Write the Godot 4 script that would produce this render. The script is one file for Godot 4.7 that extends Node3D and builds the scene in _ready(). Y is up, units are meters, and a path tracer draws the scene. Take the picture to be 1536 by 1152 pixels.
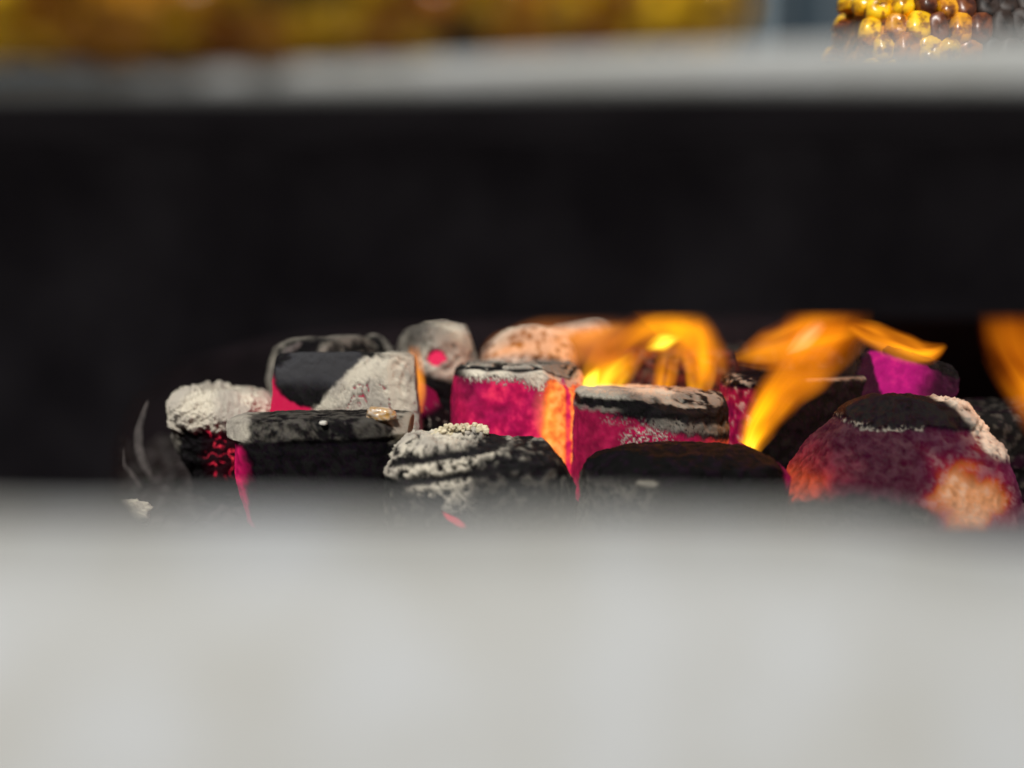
extends Node3D
# A charcoal corn roaster seen through its front slot. Metres; y up; the camera looks along -z.

const EXPOSURE := 1.0
var used := {}
var n_coarse := FastNoiseLite.new()
var n_mid := FastNoiseLite.new()
var n_fine := FastNoiseLite.new()
var n_crack := FastNoiseLite.new()
var rng := RandomNumberGenerator.new()
var M := {}

func _ready():
	rng.seed = 7
	# ---------------------------------------------------------------- camera
	var cam := Camera3D.new()
	cam.name = "camera"
	cam.position = Vector3(0, 0.08, 0)
	cam.rotation_degrees = Vector3(-8, 0, 0)
	var lens := CameraAttributesPhysical.new()
	lens.frustum_focal_length = 29.08
	lens.frustum_focus_distance = 0.285
	lens.exposure_aperture = 2.9
	lens.frustum_near = 0.01
	lens.frustum_far = 60.0
	cam.attributes = lens
	add_child(cam)
	cam.current = true
	# ---------------------------------------------------------------- sky, sun, exposure
	var sky_mat := ProceduralSkyMaterial.new()
	sky_mat.sky_top_color = Color(0.93, 0.95, 0.97)
	sky_mat.sky_horizon_color = Color(0.90, 0.91, 0.91)
	sky_mat.ground_bottom_color = Color(0.55, 0.54, 0.52)
	sky_mat.ground_horizon_color = Color(0.50, 0.49, 0.47)
	sky_mat.sky_energy_multiplier = 0.5
	var sky := Sky.new()
	sky.sky_material = sky_mat
	var env := Environment.new()
	env.background_mode = Environment.BG_SKY
	env.sky = sky
	env.tonemap_mode = Environment.TONE_MAPPER_LINEAR
	env.tonemap_exposure = EXPOSURE
	env.sdfgi_enabled = true
	env.ssao_enabled = true
	env.ssil_enabled = true
	var we := WorldEnvironment.new()
	we.name = "world_environment"
	we.environment = env
	add_child(we)
	var sun := DirectionalLight3D.new()
	sun.name = "sun"
	sun.light_energy = 1.35
	sun.light_angular_distance = 8.0
	sun.light_color = Color(1.0, 0.985, 0.96)
	sun.shadow_enabled = true
	sun.rotation_degrees = Vector3(-51, -14, 0)
	add_child(sun)

	setup_noise()
	setup_materials()
	build_grill()
	build_background()
	build_coals()
	build_flames()
	build_corn()
	build_bits()

# ==================================================================== helpers
func numbered(n: String) -> String:
	if not used.has(n):
		used[n] = 0
		return n
	used[n] += 1
	return "%s_%03d" % [n, used[n]]

func thing(called: String, label: String, category: String, at := Vector3.ZERO, group := "") -> Node3D:
	var o := Node3D.new()
	o.name = numbered(called)
	add_child(o)
	o.position = at
	tag(o, label, category, group)
	return o

func tag(o: Node, label: String, category: String, group := "") -> void:
	o.set_meta("label", label)
	o.set_meta("category", category)
	if group != "":
		o.set_meta("group", group)

func obj(called: String, mesh: Mesh, m: Material, parent: Node = self) -> MeshInstance3D:
	var o := MeshInstance3D.new()
	o.name = numbered(called) if parent == self else called
	o.mesh = mesh
	o.material_override = m
	parent.add_child(o, true)
	return o

func ss(a: float, b: float, x: float) -> float:
	return smoothstep(a, b, x)

func setup_noise() -> void:
	for pair in [[n_coarse, 70.0], [n_mid, 260.0], [n_fine, 900.0], [n_crack, 170.0]]:
		var n: FastNoiseLite = pair[0]
		n.seed = 11 + int(pair[1])
		n.frequency = pair[1]
		n.noise_type = FastNoiseLite.TYPE_SIMPLEX_SMOOTH
		n.fractal_type = FastNoiseLite.FRACTAL_FBM
		n.fractal_octaves = 3
	n_crack.fractal_octaves = 2
	n_coarse.fractal_octaves = 2

func noise_tex(freq: float, size: int, lo: Color, hi: Color, sd: int, octaves := 4) -> NoiseTexture2D:
	var n := FastNoiseLite.new()
	n.seed = sd
	n.frequency = freq
	n.noise_type = FastNoiseLite.TYPE_SIMPLEX_SMOOTH
	n.fractal_octaves = octaves
	var t := NoiseTexture2D.new()
	t.width = size
	t.height = size
	t.seamless = true
	t.noise = n
	var g := Gradient.new()
	g.set_color(0, lo)
	g.set_color(1, hi)
	t.color_ramp = g
	return t

func setup_materials() -> void:
	var relief := noise_tex(0.045, 512, Color.BLACK, Color.WHITE, 5, 5)
	# Ash, char and glow of the coals: colour from the vertices.
	var ash := StandardMaterial3D.new()
	ash.resource_name = "ash_and_char"
	ash.vertex_color_use_as_albedo = true
	ash.roughness = 0.95
	ash.metallic_specular = 0.2
	ash.heightmap_enabled = true
	ash.heightmap_texture = relief
	ash.heightmap_scale = 0.035
	ash.uv1_triplanar = true
	ash.uv1_scale = Vector3(100, 100, 100)
	M.ash = ash
	var chr := ash.duplicate()
	chr.resource_name = "char"
	chr.heightmap_scale = 0.02
	chr.roughness = 0.75
	chr.metallic_specular = 0.25
	M.char = chr
	# What glows: the second UV looks the colour up, across = how hot it is, down = which hue.
	var im := Image.create(64, 8, false, Image.FORMAT_RGB8)
	var hues := [Color8(205, 20, 128), Color8(198, 14, 88), Color8(205, 18, 66), Color8(222, 48, 52), Color8(240, 84, 40), Color8(250, 120, 48), Color8(252, 146, 84), Color8(255, 176, 118)]
	for y in 8:
		for x in 64:
			var k := x / 63.0
			var c: Color = hues[y] * k
			if k > 0.8:
				c = c.lerp(Color(1.0, 0.30 + 0.08 * y, 0.36), (k - 0.8) * 1.6)
			im.set_pixel(x, y, c)
	var glow := ash.duplicate()
	glow.resource_name = "glowing_ember"
	glow.emission_enabled = true
	glow.emission = Color.BLACK
	glow.emission_texture = ImageTexture.create_from_image(im)
	glow.emission_on_uv2 = true
	glow.emission_energy_multiplier = 1.25 / EXPOSURE
	glow.texture_repeat = true
	M.glow = glow
	var fi := Image.create(64, 8, false, Image.FORMAT_RGB8)
	for y in 8:
		for x in 64:
			var k := x / 63.0
			var warm := Color8(205, 84, 10).lerp(Color8(242, 160, 12), clampf(k * 1.6, 0, 1))
			var hot := Color8(255, 236, 70)
			var c := warm.lerp(hot, ss(0.55, 1.0, k))
			c = c.lerp(Color8(250, 160, 110), y / 7.0)
			fi.set_pixel(x, y, c)
	var fl := StandardMaterial3D.new()
	fl.resource_name = "flame"
	fl.vertex_color_use_as_albedo = true
	fl.transparency = BaseMaterial3D.TRANSPARENCY_ALPHA
	fl.roughness = 1.0
	fl.metallic_specular = 0.0
	fl.cull_mode = BaseMaterial3D.CULL_DISABLED
	fl.emission_enabled = true
	fl.emission = Color.BLACK
	fl.emission_texture = ImageTexture.create_from_image(fi)
	fl.emission_on_uv2 = true
	fl.emission_energy_multiplier = 2.8 / EXPOSURE
	M.flame = fl
	var soot := StandardMaterial3D.new()
	soot.resource_name = "soot_black_steel"
	soot.albedo_texture = noise_tex(0.012, 256, Color(0.17, 0.155, 0.175), Color(0.27, 0.255, 0.275), 3)
	soot.uv1_triplanar = true
	soot.uv1_scale = Vector3(9, 9, 9)
	soot.roughness = 0.9
	soot.metallic_specular = 0.2
	M.soot = soot
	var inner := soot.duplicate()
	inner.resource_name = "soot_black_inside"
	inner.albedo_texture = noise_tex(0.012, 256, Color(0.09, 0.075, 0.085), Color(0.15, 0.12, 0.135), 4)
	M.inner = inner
	var pale := StandardMaterial3D.new()
	pale.resource_name = "pale_worn_plate"
	pale.albedo_texture = noise_tex(0.009, 512, Color(0.575, 0.57, 0.545), Color(0.655, 0.67, 0.69), 21, 4)
	pale.uv1_triplanar = true
	pale.uv1_scale = Vector3(14, 14, 14)
	pale.roughness = 0.7
	pale.heightmap_enabled = true
	pale.heightmap_texture = relief
	pale.heightmap_scale = 0.02
	M.pale = pale
	var rim := pale.duplicate()
	rim.resource_name = "bare_rim_metal"
	rim.albedo_texture = noise_tex(0.01, 256, Color(0.63, 0.635, 0.62), Color(0.68, 0.69, 0.695), 22, 3)
	M.rim = rim
	var scorch := noise_tex(0.028, 256, Color(0.22, 0.12, 0.06), Color(1, 1, 1), 31, 4)
	scorch.color_ramp.add_point(0.34, Color(0.62, 0.46, 0.30))
	scorch.color_ramp.add_point(0.50, Color(1.0, 0.94, 0.84))
	M.scorch = scorch
	var bar := StandardMaterial3D.new()
	bar.resource_name = "grate_steel"
	bar.albedo_color = Color(0.28, 0.27, 0.26)
	bar.metallic = 0.7
	bar.roughness = 0.5
	M.bar = bar
	var panel := StandardMaterial3D.new()
	panel.resource_name = "blue_grey_sheet"
	panel.albedo_texture = noise_tex(0.01, 256, Color(0.15, 0.21, 0.25), Color(0.19, 0.25, 0.29), 8)
	panel.uv1_triplanar = true
	panel.roughness = 0.6
	M.panel = panel
	var post := StandardMaterial3D.new()
	post.resource_name = "pale_grey_paint"
	post.albedo_color = Color(0.38, 0.43, 0.46)
	post.roughness = 0.5
	M.post = post

func extrude(profile: PackedVector2Array, x0: float, x1: float, nx: int, bend: Callable) -> ArrayMesh:
	# A closed outline in (z, y), swept along x; bend(x, point) gives the y added there.
	var st := SurfaceTool.new()
	st.begin(Mesh.PRIMITIVE_TRIANGLES)
	st.set_smooth_group(0)
	var n := profile.size()
	for i in nx + 1:
		var x := lerpf(x0, x1, float(i) / nx)
		for k in n:
			st.add_vertex(Vector3(x, profile[k].y + bend.call(x, profile[k]), profile[k].x))
	for i in nx:
		for k in n:
			var a := i * n + k
			var b := i * n + (k + 1) % n
			for v in [a, a + n, b, b, a + n, b + n]:
				st.add_index(v)
	var tri := Geometry2D.triangulate_polygon(profile)
	for k in range(0, tri.size(), 3):
		for s in 2:
			for v in ([0, 1, 2] if s == 0 else [0, 2, 1]):
				st.add_index(tri[k + v] + (0 if s == 0 else nx * n))
	st.generate_normals()
	return st.commit()

func rounded(pts: Array, r: float, steps := 5) -> PackedVector2Array:
	var out := PackedVector2Array()
	var n := pts.size()
	for i in n:
		var p: Vector2 = pts[i]
		var a: Vector2 = pts[(i + n - 1) % n]
		var b: Vector2 = pts[(i + 1) % n]
		var k := minf(r, 0.45 * minf(p.distance_to(a), p.distance_to(b)))
		var s := p + (a - p).normalized() * k
		var e := p + (b - p).normalized() * k
		for j in steps + 1:
			var t := float(j) / steps
			out.append(s.lerp(p, t).lerp(p.lerp(e, t), t))
	return out

# ==================================================================== the grill
func build_grill() -> void:
	var g := thing("charcoal_grill", "sooty black charcoal grill with a pale rim edge and a pale curved front apron", "grill")
	# Front wall with the slot, which runs to the right-hand side wall.
	var outline := PackedVector2Array([Vector2(-0.25, -0.02), Vector2(0.25, -0.02), Vector2(0.25, 0.028), Vector2(-0.070, 0.028)])
	for p in [Vector2(-0.0745, 0.035), Vector2(-0.0735, 0.045), Vector2(-0.0690, 0.0535), Vector2(-0.0605, 0.0598), Vector2(-0.046, 0.0640), Vector2(-0.026, 0.0667), Vector2(0.004, 0.0678), Vector2(0.06, 0.0683), Vector2(0.25, 0.0683)]:
		outline.append(p)
	outline.append(Vector2(0.25, 0.10075))
	outline.append(Vector2(-0.25, 0.09825))
	var wall := CSGPolygon3D.new()
	wall.name = "front_wall"
	wall.polygon = outline
	wall.depth = 0.004
	wall.material = M.soot
	wall.position = Vector3(0, 0, -0.170)
	g.add_child(wall)
	var flat := func(_x, _p): return 0.0
	obj("back_wall", extrude(rounded([Vector2(-0.446, -0.02), Vector2(-0.446, 0.1035), Vector2(-0.442, 0.1035), Vector2(-0.442, -0.02)], 0.001), -0.25, 0.25, 4, flat), M.inner, g)
	for s in [-1, 1]:
		var w := obj("side_wall", extrude(rounded([Vector2(-0.4415, -0.02), Vector2(-0.4415, 0.1035), Vector2(-0.1785, 0.1035), Vector2(-0.1785, -0.02)], 0.001), -0.002, 0.002, 1, flat), M.inner, g)
		w.position.x = s * 0.248
	obj("floor_pan", extrude(rounded([Vector2(-0.446, -0.026), Vector2(-0.446, -0.0205), Vector2(-0.165, -0.0205), Vector2(-0.165, -0.026)], 0.001), -0.25, 0.25, 4, flat), M.inner, g)
	# The rim: a thick plate on the wall that sticks out towards the viewer; bare and worn on its edge.
	obj("rim_plate", extrude(rounded([Vector2(-0.176, 0.0990), Vector2(-0.176, 0.1014), Vector2(-0.1215, 0.1014), Vector2(-0.1215, 0.0995)], 0.001), -0.25, 0.25, 4, func(x: float, _p): return 0.005 * x), M.soot, g)
	obj("rim_top", extrude(rounded([Vector2(-0.176, 0.1016), Vector2(-0.176, 0.1024), Vector2(-0.1215, 0.1024), Vector2(-0.1215, 0.1016)], 0.0003), -0.25, 0.25, 4, func(x: float, _p): return 0.005 * x), M.rim, g)
	obj("rim_edge", extrude(rounded([Vector2(-0.121, 0.0998), Vector2(-0.121, 0.1039), Vector2(-0.1172, 0.1039), Vector2(-0.1172, 0.0998)], 0.0014), -0.25, 0.25, 60, func(x: float, p: Vector2): return 0.0001 * sin(x * 70.0) + (0.005 if p.y < 0.1018 else 0.037) * x), M.rim, g)
	# The front plate: leans towards the viewer; its upper edge is bent down at the right.
	var apron := PackedVector2Array()
	for k in 41:   # a curved apron, upright at its upper edge
		var t := k / 40.0
		apron.append(Vector2(-0.0800 - 0.0007 * sin(PI * minf(t / 0.4, 1.0)) + 0.067 * pow(t, 2.1), 0.0571 - 0.036 * t + 0.004 * t * t))
	for k in 41:
		var t := 1.0 - k / 40.0
		apron.append(Vector2(-0.0835 - 0.0007 * sin(PI * minf(t / 0.4, 1.0)) + 0.067 * pow(t, 2.1), 0.0561 - 0.040 * t + 0.004 * t * t))
	obj("front_apron", extrude(apron, -0.25, 0.25, 120,
		func(x: float, p: Vector2): return (-0.0026 * ss(0.024, 0.046, x) + 0.00015 * sin(x * 210.0)) * ss(0.02, 0.05, p.y)), M.pale, g)
	# Cooking grate on top: round bars along the grill.
	var gr := thing("cooking_grate", "steel cooking grate of round bars above the coals", "grate", Vector3(0, 0.1056, -0.31))
	for z in [-0.105, -0.068, -0.031, 0.006, 0.043, 0.08]:
		var c := CylinderMesh.new()
		c.top_radius = 0.002
		c.bottom_radius = 0.002
		c.height = 0.5
		c.radial_segments = 12
		c.rings = 1
		var b := obj("grate_bar", c, M.bar, gr)
		b.rotation.z = PI / 2
		b.position.z = z
	# Ash and charcoal crumbs under the coals.
	var st := SurfaceTool.new()
	st.begin(Mesh.PRIMITIVE_TRIANGLES)
	st.set_smooth_group(0)
	var nx := 220
	var nz := 120
	for j in nz + 1:
		for i in nx + 1:
			var p := Vector3(lerpf(-0.244, 0.244, float(i) / nx), 0, lerpf(-0.44, -0.178, float(j) / nz))
			var h := n_coarse.get_noise_3dv(p) * 0.006 + n_mid.get_noise_3dv(p) * 0.004
			var a := ss(0.0, 0.3, n_mid.get_noise_3dv(p + Vector3(3, 0, 0)))
			st.set_color(Color(0.012, 0.011, 0.011).lerp(Color(0.10, 0.09, 0.085), a * 0.5))
			st.add_vertex(p + Vector3(0, h - 0.010, 0))
	for j in nz:
		for i in nx:
			var a := j * (nx + 1) + i
			for v in [a, a + 1, a + nx + 1, a + 1, a + nx + 2, a + nx + 1]:
				st.add_index(v)
	st.generate_normals()
	var bed := obj("ash_bed", st.commit(), M.ash)
	tag(bed, "grey ash and charcoal crumbs covering the grill floor under the coals", "ash")
	bed.set_meta("kind", "stuff")

func build_background() -> void:
	# A ribbed blue-grey sheet wall some way behind, and a pale post in front of it.
	var st := SurfaceTool.new()
	st.begin(Mesh.PRIMITIVE_TRIANGLES)
	var x := -1.6
	var prof := []
	while x < 1.8:
		for q in [[0.0, 0.0], [0.055, 0.0], [0.065, 0.018], [0.085, 0.018], [0.095, 0.0]]:
			prof.append(Vector2(x + q[0], -1.5 + q[1]))
		x += 0.115
	for i in prof.size() - 1:
		var a: Vector2 = prof[i]
		var b: Vector2 = prof[i + 1]
		var p := [Vector3(a.x, -0.9, a.y), Vector3(a.x, 1.9, a.y), Vector3(b.x, 1.9, b.y), Vector3(b.x, -0.9, b.y)]
		for v in [0, 1, 2, 0, 2, 3]:
			st.add_vertex(p[v])
	st.generate_normals()
	var w := obj("sheet_wall", st.commit(), M.panel)
	w.set_meta("kind", "structure")
	tag(w, "ribbed blue grey sheet wall behind the grill, seen between the two corn cobs", "wall")
	var flat := func(_x, _p): return 0.0
	var o := obj("pale_post", extrude(rounded([Vector2(-0.012, -1.2), Vector2(-0.012, 1.6), Vector2(0.012, 1.6), Vector2(0.012, -1.2)], 0.003), -0.006, 0.006, 1, flat), M.post)
	o.position = Vector3(0.264, 0.3, -1.0)
	tag(o, "slim pale grey upright post just right of the blurred corn cob's tip", "post")

# ==================================================================== coals
# A lump: outline of a rounded prism (profile = (radius share, height share) from the foot to the top's rim), roughened,
# with ash, char and glow by paint(q, n, crack) -> [ash, ember, hue, char tone, push]; q = place on the lump, x and z -1..1, y 0..1.
func coal(label: String, at: Vector3, rx: float, rz: float, h: float, square: float, profile: Array, yaw: float, tilt: Vector2, sd: int, rough: float, paint: Callable, cols := 230, rows := 100, tone := Color(1, 1, 1)) -> Node3D:
	var o := thing("coal_briquette", label, "coal", at, "burning coals in the grill")
	o.rotation = Vector3(tilt.x, yaw, tilt.y)
	var off := Vector3(sd * 0.37, sd * 0.71, sd * 0.13)
	# the profile, sampled evenly; the last third closes over the top
	var prof := PackedVector2Array()
	var smooth: Array = [Vector2(0, 0)]
	smooth.append_array(profile)
	smooth.append(Vector2(0, profile[-1].y + 0.005))
	var lens := [0.0]
	for i in range(1, smooth.size()):
		var d: Vector2 = (smooth[i] - smooth[i - 1]) * Vector2(rx, h)
		lens.append(lens[-1] + d.length() * (0.35 if i == 1 else 0.75 if i == smooth.size() - 1 else 1.0))
	for j in rows + 1:
		var s: float = lens[-1] * j / rows
		var k := 1
		while k < smooth.size() - 1 and lens[k] < s:
			k += 1
		var t: float = (s - lens[k - 1]) / maxf(lens[k] - lens[k - 1], 1e-6)
		prof.append(smooth[k - 1].lerp(smooth[k], t))
	for pass_ in 2:   # ease the corners
		var was := prof.duplicate()
		for j in range(1, rows):
			prof[j] = (was[j - 1] + was[j] * 2.0 + was[j + 1]) / 4.0
	var pos := PackedVector3Array()
	var nor := PackedVector3Array()
	var col := PackedColorArray()
	var uv2 := PackedVector2Array()
	var kind := PackedByteArray()
	var n := cols * (rows + 1)
	pos.resize(n); nor.resize(n); col.resize(n); uv2.resize(n); kind.resize(n)
	for j in rows + 1:
		for i in cols:
			var a0 := TAU * i / cols - PI
			var a := a0 - 0.45 * sin(a0)
			var ca := cos(a)
			var sa := sin(a)
			var sup := pow(pow(absf(ca), square) + pow(absf(sa), square), -1.0 / square)
			var q := Vector3(sa * sup * prof[j].x, prof[j].y, ca * sup * prof[j].x)
			var p := Vector3(q.x * rx, q.y * h, q.z * rz)
			var nn := Vector3(n_coarse.get_noise_3dv(p + off), n_mid.get_noise_3dv(p + off), n_fine.get_noise_3dv(p + off))
			var cr := n_crack.get_noise_3dv(p + off * 1.7)
			var r: Array = paint.call(q, nn, cr)
			var ash: float = clampf(r[0], 0, 1)
			var ember: float = clampf(r[1] * (1.0 - ash * 0.85), 0, 1)
			var out := Vector3(sa, 0.0, ca)
			if prof[j].x < 0.999 and j > rows / 2:
				out = out.lerp(Vector3.UP, ss(0.97, 0.80, prof[j].x / 1.0) if prof[j].y > 0.93 * profile[-1].y else 0.25).normalized()
			var push: float = nn.x * 2.2 * rough + nn.y * 0.9 * rough + nn.z * (0.0002 + ash * minf(1.1 * rough, 0.0008)) + absf(nn.y) * ash * rough + ash * 0.0005 + r[4]
			pos[j * cols + i] = p + out * push
			var c := Color(0.0042, 0.0036, 0.0042).lerp(Color(0.017, 0.0155, 0.017), ss(-0.8, 0.9, nn.y + nn.z * 0.6) * r[3]) * tone
			if r.size() > 5:
				c = c.lerp(Color(0.040, 0.040, 0.045), r[5])
			var tint := Color(0.62, 0.57, 0.47).lerp(Color(0.42, 0.385, 0.33), ss(-0.2, 0.5, nn.x + nn.z * 0.4))
			c = c.lerp(tint, ash)
			col[j * cols + i] = Color(c.r, c.g, c.b)
			uv2[j * cols + i] = Vector2(clampf(ember, 0.01, 0.985), clampf(r[2], 0.07, 0.93))
			kind[j * cols + i] = 2 if ember > 0.035 else 1 if ash > 0.45 else 0
	# broken facets: a few planes cut corners off, unevenly
	var pick := RandomNumberGenerator.new()
	pick.seed = 100 + sd
	for cut in 7:
		var az := pick.randf() * TAU
		var el := pick.randf_range(0.25, 1.0) if cut < 5 else pick.randf_range(-0.2, 0.1)
		var d := Vector3(sin(az) * cos(el), sin(el), cos(az) * cos(el))
		var reach := -1.0
		for v in pos:
			reach = maxf(reach, v.dot(d))
		reach -= pick.randf_range(0.0012, 0.0034)
		for v in n:
			var over := pos[v].dot(d) - reach
			if over > 0.0:
				pos[v] -= d * over * (0.88 + 0.5 * n_mid.get_noise_3dv(pos[v] + off))
	var tris := [PackedInt32Array(), PackedInt32Array(), PackedInt32Array()]
	for j in rows:
		for i in cols:
			var a := j * cols + i
			var b := j * cols + (i + 1) % cols
			for f in [[a, a + cols, b], [b, a + cols, b + cols]]:
				var u: Vector3 = pos[f[1]] - pos[f[0]]
				var w: Vector3 = pos[f[2]] - pos[f[0]]
				var m := w.cross(u)
				for v in f:
					nor[v] += m
				var k: int = maxi(kind[f[0]], maxi(kind[f[1]], kind[f[2]])) if kind[f[0]] == 2 or kind[f[1]] == 2 or kind[f[2]] == 2 else kind[f[0]]
				tris[k].append_array(PackedInt32Array(f))
	var names := ["charred_body", "ash_crust", "glowing_patch"]
	var mats := [M.char, M.ash, M.glow]
	for k in 3:
		if tris[k].size() < 60:
			continue
		var seen := PackedInt32Array()
		seen.resize(n)
		seen.fill(-1)
		var v2 := PackedVector3Array()
		var n2 := PackedVector3Array()
		var c2 := PackedColorArray()
		var u2 := PackedVector2Array()
		var idx := PackedInt32Array()
		for v in tris[k]:
			if seen[v] < 0:
				seen[v] = v2.size()
				v2.append(pos[v]); n2.append(nor[v].normalized()); c2.append(col[v]); u2.append(uv2[v])
			idx.append(seen[v])
		var arr := []
		arr.resize(Mesh.ARRAY_MAX)
		arr[Mesh.ARRAY_VERTEX] = v2
		arr[Mesh.ARRAY_NORMAL] = n2
		arr[Mesh.ARRAY_COLOR] = c2
		arr[Mesh.ARRAY_TEX_UV] = u2
		arr[Mesh.ARRAY_TEX_UV2] = u2
		arr[Mesh.ARRAY_INDEX] = idx
		var am := ArrayMesh.new()
		am.add_surface_from_arrays(Mesh.PRIMITIVE_TRIANGLES, arr)
		obj(names[k], am, mats[k], o)
	return o

func blob(q: Vector3, cx: float, cy: float, rx: float, ry: float) -> float:
	# below 1 inside an oval on the lump's front
	return sqrt(pow((q.x - cx) / rx, 2) + pow((q.y - cy) / ry, 2)) + (4.0 if q.z < 0.0 else 0.0)

func build_coals() -> void:
	var V := func(a, b): return Vector2(a, b)
	# far left, cream crown of ash, dark flank with red cracks
	coal("cream ash-crowned coal at the far left with red cracks down its dark flank", Vector3(-0.1031, -0.004, -0.3200), 0.0166, 0.0150, 0.0355, 2.6,
		[V.call(0.55, 0.02), V.call(0.72, 0.30), V.call(0.95, 0.72), V.call(1.0, 0.86), V.call(0.90, 0.96), V.call(0.75, 1.0)], 0.25, Vector2(-0.03, -0.06), 1, 0.0012,
		func(q: Vector3, n: Vector3, cr: float):
			var ash := ss(0.64, 0.68, q.y + n.y * 0.10 + n.x * 0.03 + 0.03 * q.x)
			ash = maxf(ash, 0.6 * ss(-0.70, -0.86, q.x + n.y * 0.1) * ss(0.3, 0.8, q.y))
			var line := ss(0.10, 0.02, absf(cr)) * ss(0.60, 0.30, absf(q.x - 0.15))
			var e := 0.95 * line * ss(0.25, -0.25, n.y) + 0.12 * ss(0.7, 0.2, absf(q.x - 0.2))
			return [ash, e * ss(0.10, 0.3, q.y), 0.36, 0.5, 0.0008 * ash], 300, 140)
	# front left, black drum with a flat lid-like rim
	coal("black drum-shaped coal at the front left with a flat grey-dusted rim", Vector3(-0.0568, -0.002, -0.2770), 0.0280, 0.0150, 0.0335, 2.8,
		[V.call(0.84, 0.02), V.call(0.92, 0.35), V.call(0.935, 0.70), V.call(0.93, 0.80), V.call(0.99, 0.83), V.call(1.0, 0.94), V.call(0.97, 0.99), V.call(0.90, 1.0)], 0.0, Vector2(-0.05, 0.02), 2, 0.0003,
		func(q: Vector3, n: Vector3, cr: float):
			var ash := 0.7 * ss(-0.68, -0.80, q.x + n.y * 0.12) * ss(0.78, 0.83, q.y + n.y * 0.03)
			ash = maxf(ash, ss(0.76, 0.88, q.x + n.y * 0.2) * ss(0.74, 0.82, q.y) * 0.45)
			ash = maxf(ash, 0.13 * ss(0.80, 0.86, q.y) * ss(-0.4, 0.6, n.y + n.x * 0.8 + 0.6 * n.z))
			var e := (0.62 + 0.25 * n.x + 0.3 * n.y) * ss(-0.66, -0.76, q.x + n.x * 0.10 + n.y * 0.05) * ss(0.80, 0.74, q.y)
			return [ash, e, 0.2, 0.35 + 0.4 * ss(0.80, 0.86, q.y), 0.0], 260, 110, Color(0.7, 0.68, 0.72))
	# behind it, block with a grey skin at the left and cream ash at the right
	coal("block-shaped coal, half smooth grey skin and half cream ash with fine red cracks", Vector3(-0.0562, 0.008, -0.3110), 0.0238, 0.0150, 0.0385, 6.0,
		[V.call(1.05, 0.02), V.call(1.05, 0.30), V.call(0.96, 0.90), V.call(0.95, 0.975), V.call(0.90, 1.0)], 0.05, Vector2(-0.10, -0.01), 3, 0.0002,
		func(q: Vector3, n: Vector3, cr: float):
			var v: float = (q.y - 0.50) / 0.47
			var edge: float = 0.28 - (1.0 - v) * 0.70
			var ash: float = ss(-0.05, 0.05, q.x - edge + n.y * 0.06) * ss(1.0, 0.97, q.y + n.y * 0.03)
			var inside := blob(Vector3(q.x, v, q.z), -0.25, 0.66, 0.68, 0.60)
			var skin := ss(1.05, 0.92, inside + n.y * 0.06)
			var e: float = 0.85 * (1.0 - skin) * ss(0.80, 0.55, v) * ss(0.5, 0.1, q.x)
			var line := ss(0.045, 0.012, absf(cr + 0.05 * n.y)) * ss(-0.10, 0.15, q.x) * ss(0.70, 0.45, v) * ss(-0.25, 0.05, n.x)
			ash *= 1.0 - line
			ash = maxf(ash, 0.75 * ss(0.45, 0.6, q.x) * ss(0.96, 0.99, q.y + n.y * 0.03))
			return [ash, maxf(e, 0.8 * line), 0.28, 0.6, 0.0003 * skin - 0.0005 * line, skin * ss(0.40, 0.68, v + 0.1 * n.x)], 280, 120)
	# behind that, low dusty lumps
	coal("low dusty coal behind the grey and cream block", Vector3(-0.0680, 0.010, -0.3590), 0.0258, 0.0140, 0.0375, 2.4,
		[V.call(0.9, 0.02), V.call(1.0, 0.5), V.call(0.94, 0.85), V.call(0.7, 1.0)], 0.1, Vector2(0.0, 0.03), 4, 0.0006,
		func(q: Vector3, n: Vector3, cr: float): return [0.5 * ss(0.0, 0.5, n.y * 0.6 + n.x + 0.5 * n.z) * ss(0.7, 0.85, q.y) + 0.6 * ss(-0.8, -0.95, q.x), 0.0, 0.3, 0.5, 0.0], 150, 60)
	# back, round ash dome with one red eye
	coal("round pitted coal under pale ash with one bright pink-red hole", Vector3(-0.0321, 0.010, -0.3590), 0.0152, 0.0140, 0.0440, 2.2,
		[V.call(0.80, 0.02), V.call(0.92, 0.40), V.call(1.0, 0.62), V.call(0.92, 0.80), V.call(0.66, 0.94), V.call(0.35, 1.0)], 0.0, Vector2(0.0, -0.10), 5, 0.0011,
		func(q: Vector3, n: Vector3, cr: float):
			var eye := ss(1.10, 0.85, blob(q, 0.06, 0.72, 0.27, 0.070) + n.y * 0.35)
			var pits := ss(0.30, 0.42, n.y + 0.3 * n.z)
			var ash: float = ss(0.52, 0.58, q.y + n.x * 0.06 + q.x * 0.06) * (1.0 - eye) * (1.0 - 0.75 * pits)
			ash *= 1.0 - 0.7 * ss(-0.1, -0.5, q.x + n.y * 0.3)
			return [ash, 1.0 * eye, 0.24, 0.4, -0.0012 * eye - 0.0005 * pits], 220, 120)
	# the gap between: small glowing piece with ash tufts
	coal("small tilted coal glowing in the gap under the round ash dome", Vector3(-0.0245, 0.004, -0.3240), 0.0085, 0.0080, 0.0300, 3.0,
		[V.call(0.9, 0.02), V.call(1.0, 0.5), V.call(0.9, 0.9), V.call(0.7, 1.0)], -0.2, Vector2(0.1, 0.35), 6, 0.0008,
		func(q: Vector3, n: Vector3, cr: float):
			return [0.7 * ss(0.14, 0.3, n.y - q.x * 0.25), 0.55 * ss(-0.15, 0.1, q.x + n.x * 0.4) * ss(0.65, 0.8, q.y), 0.22, 0.4, 0.0], 140, 60)
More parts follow.
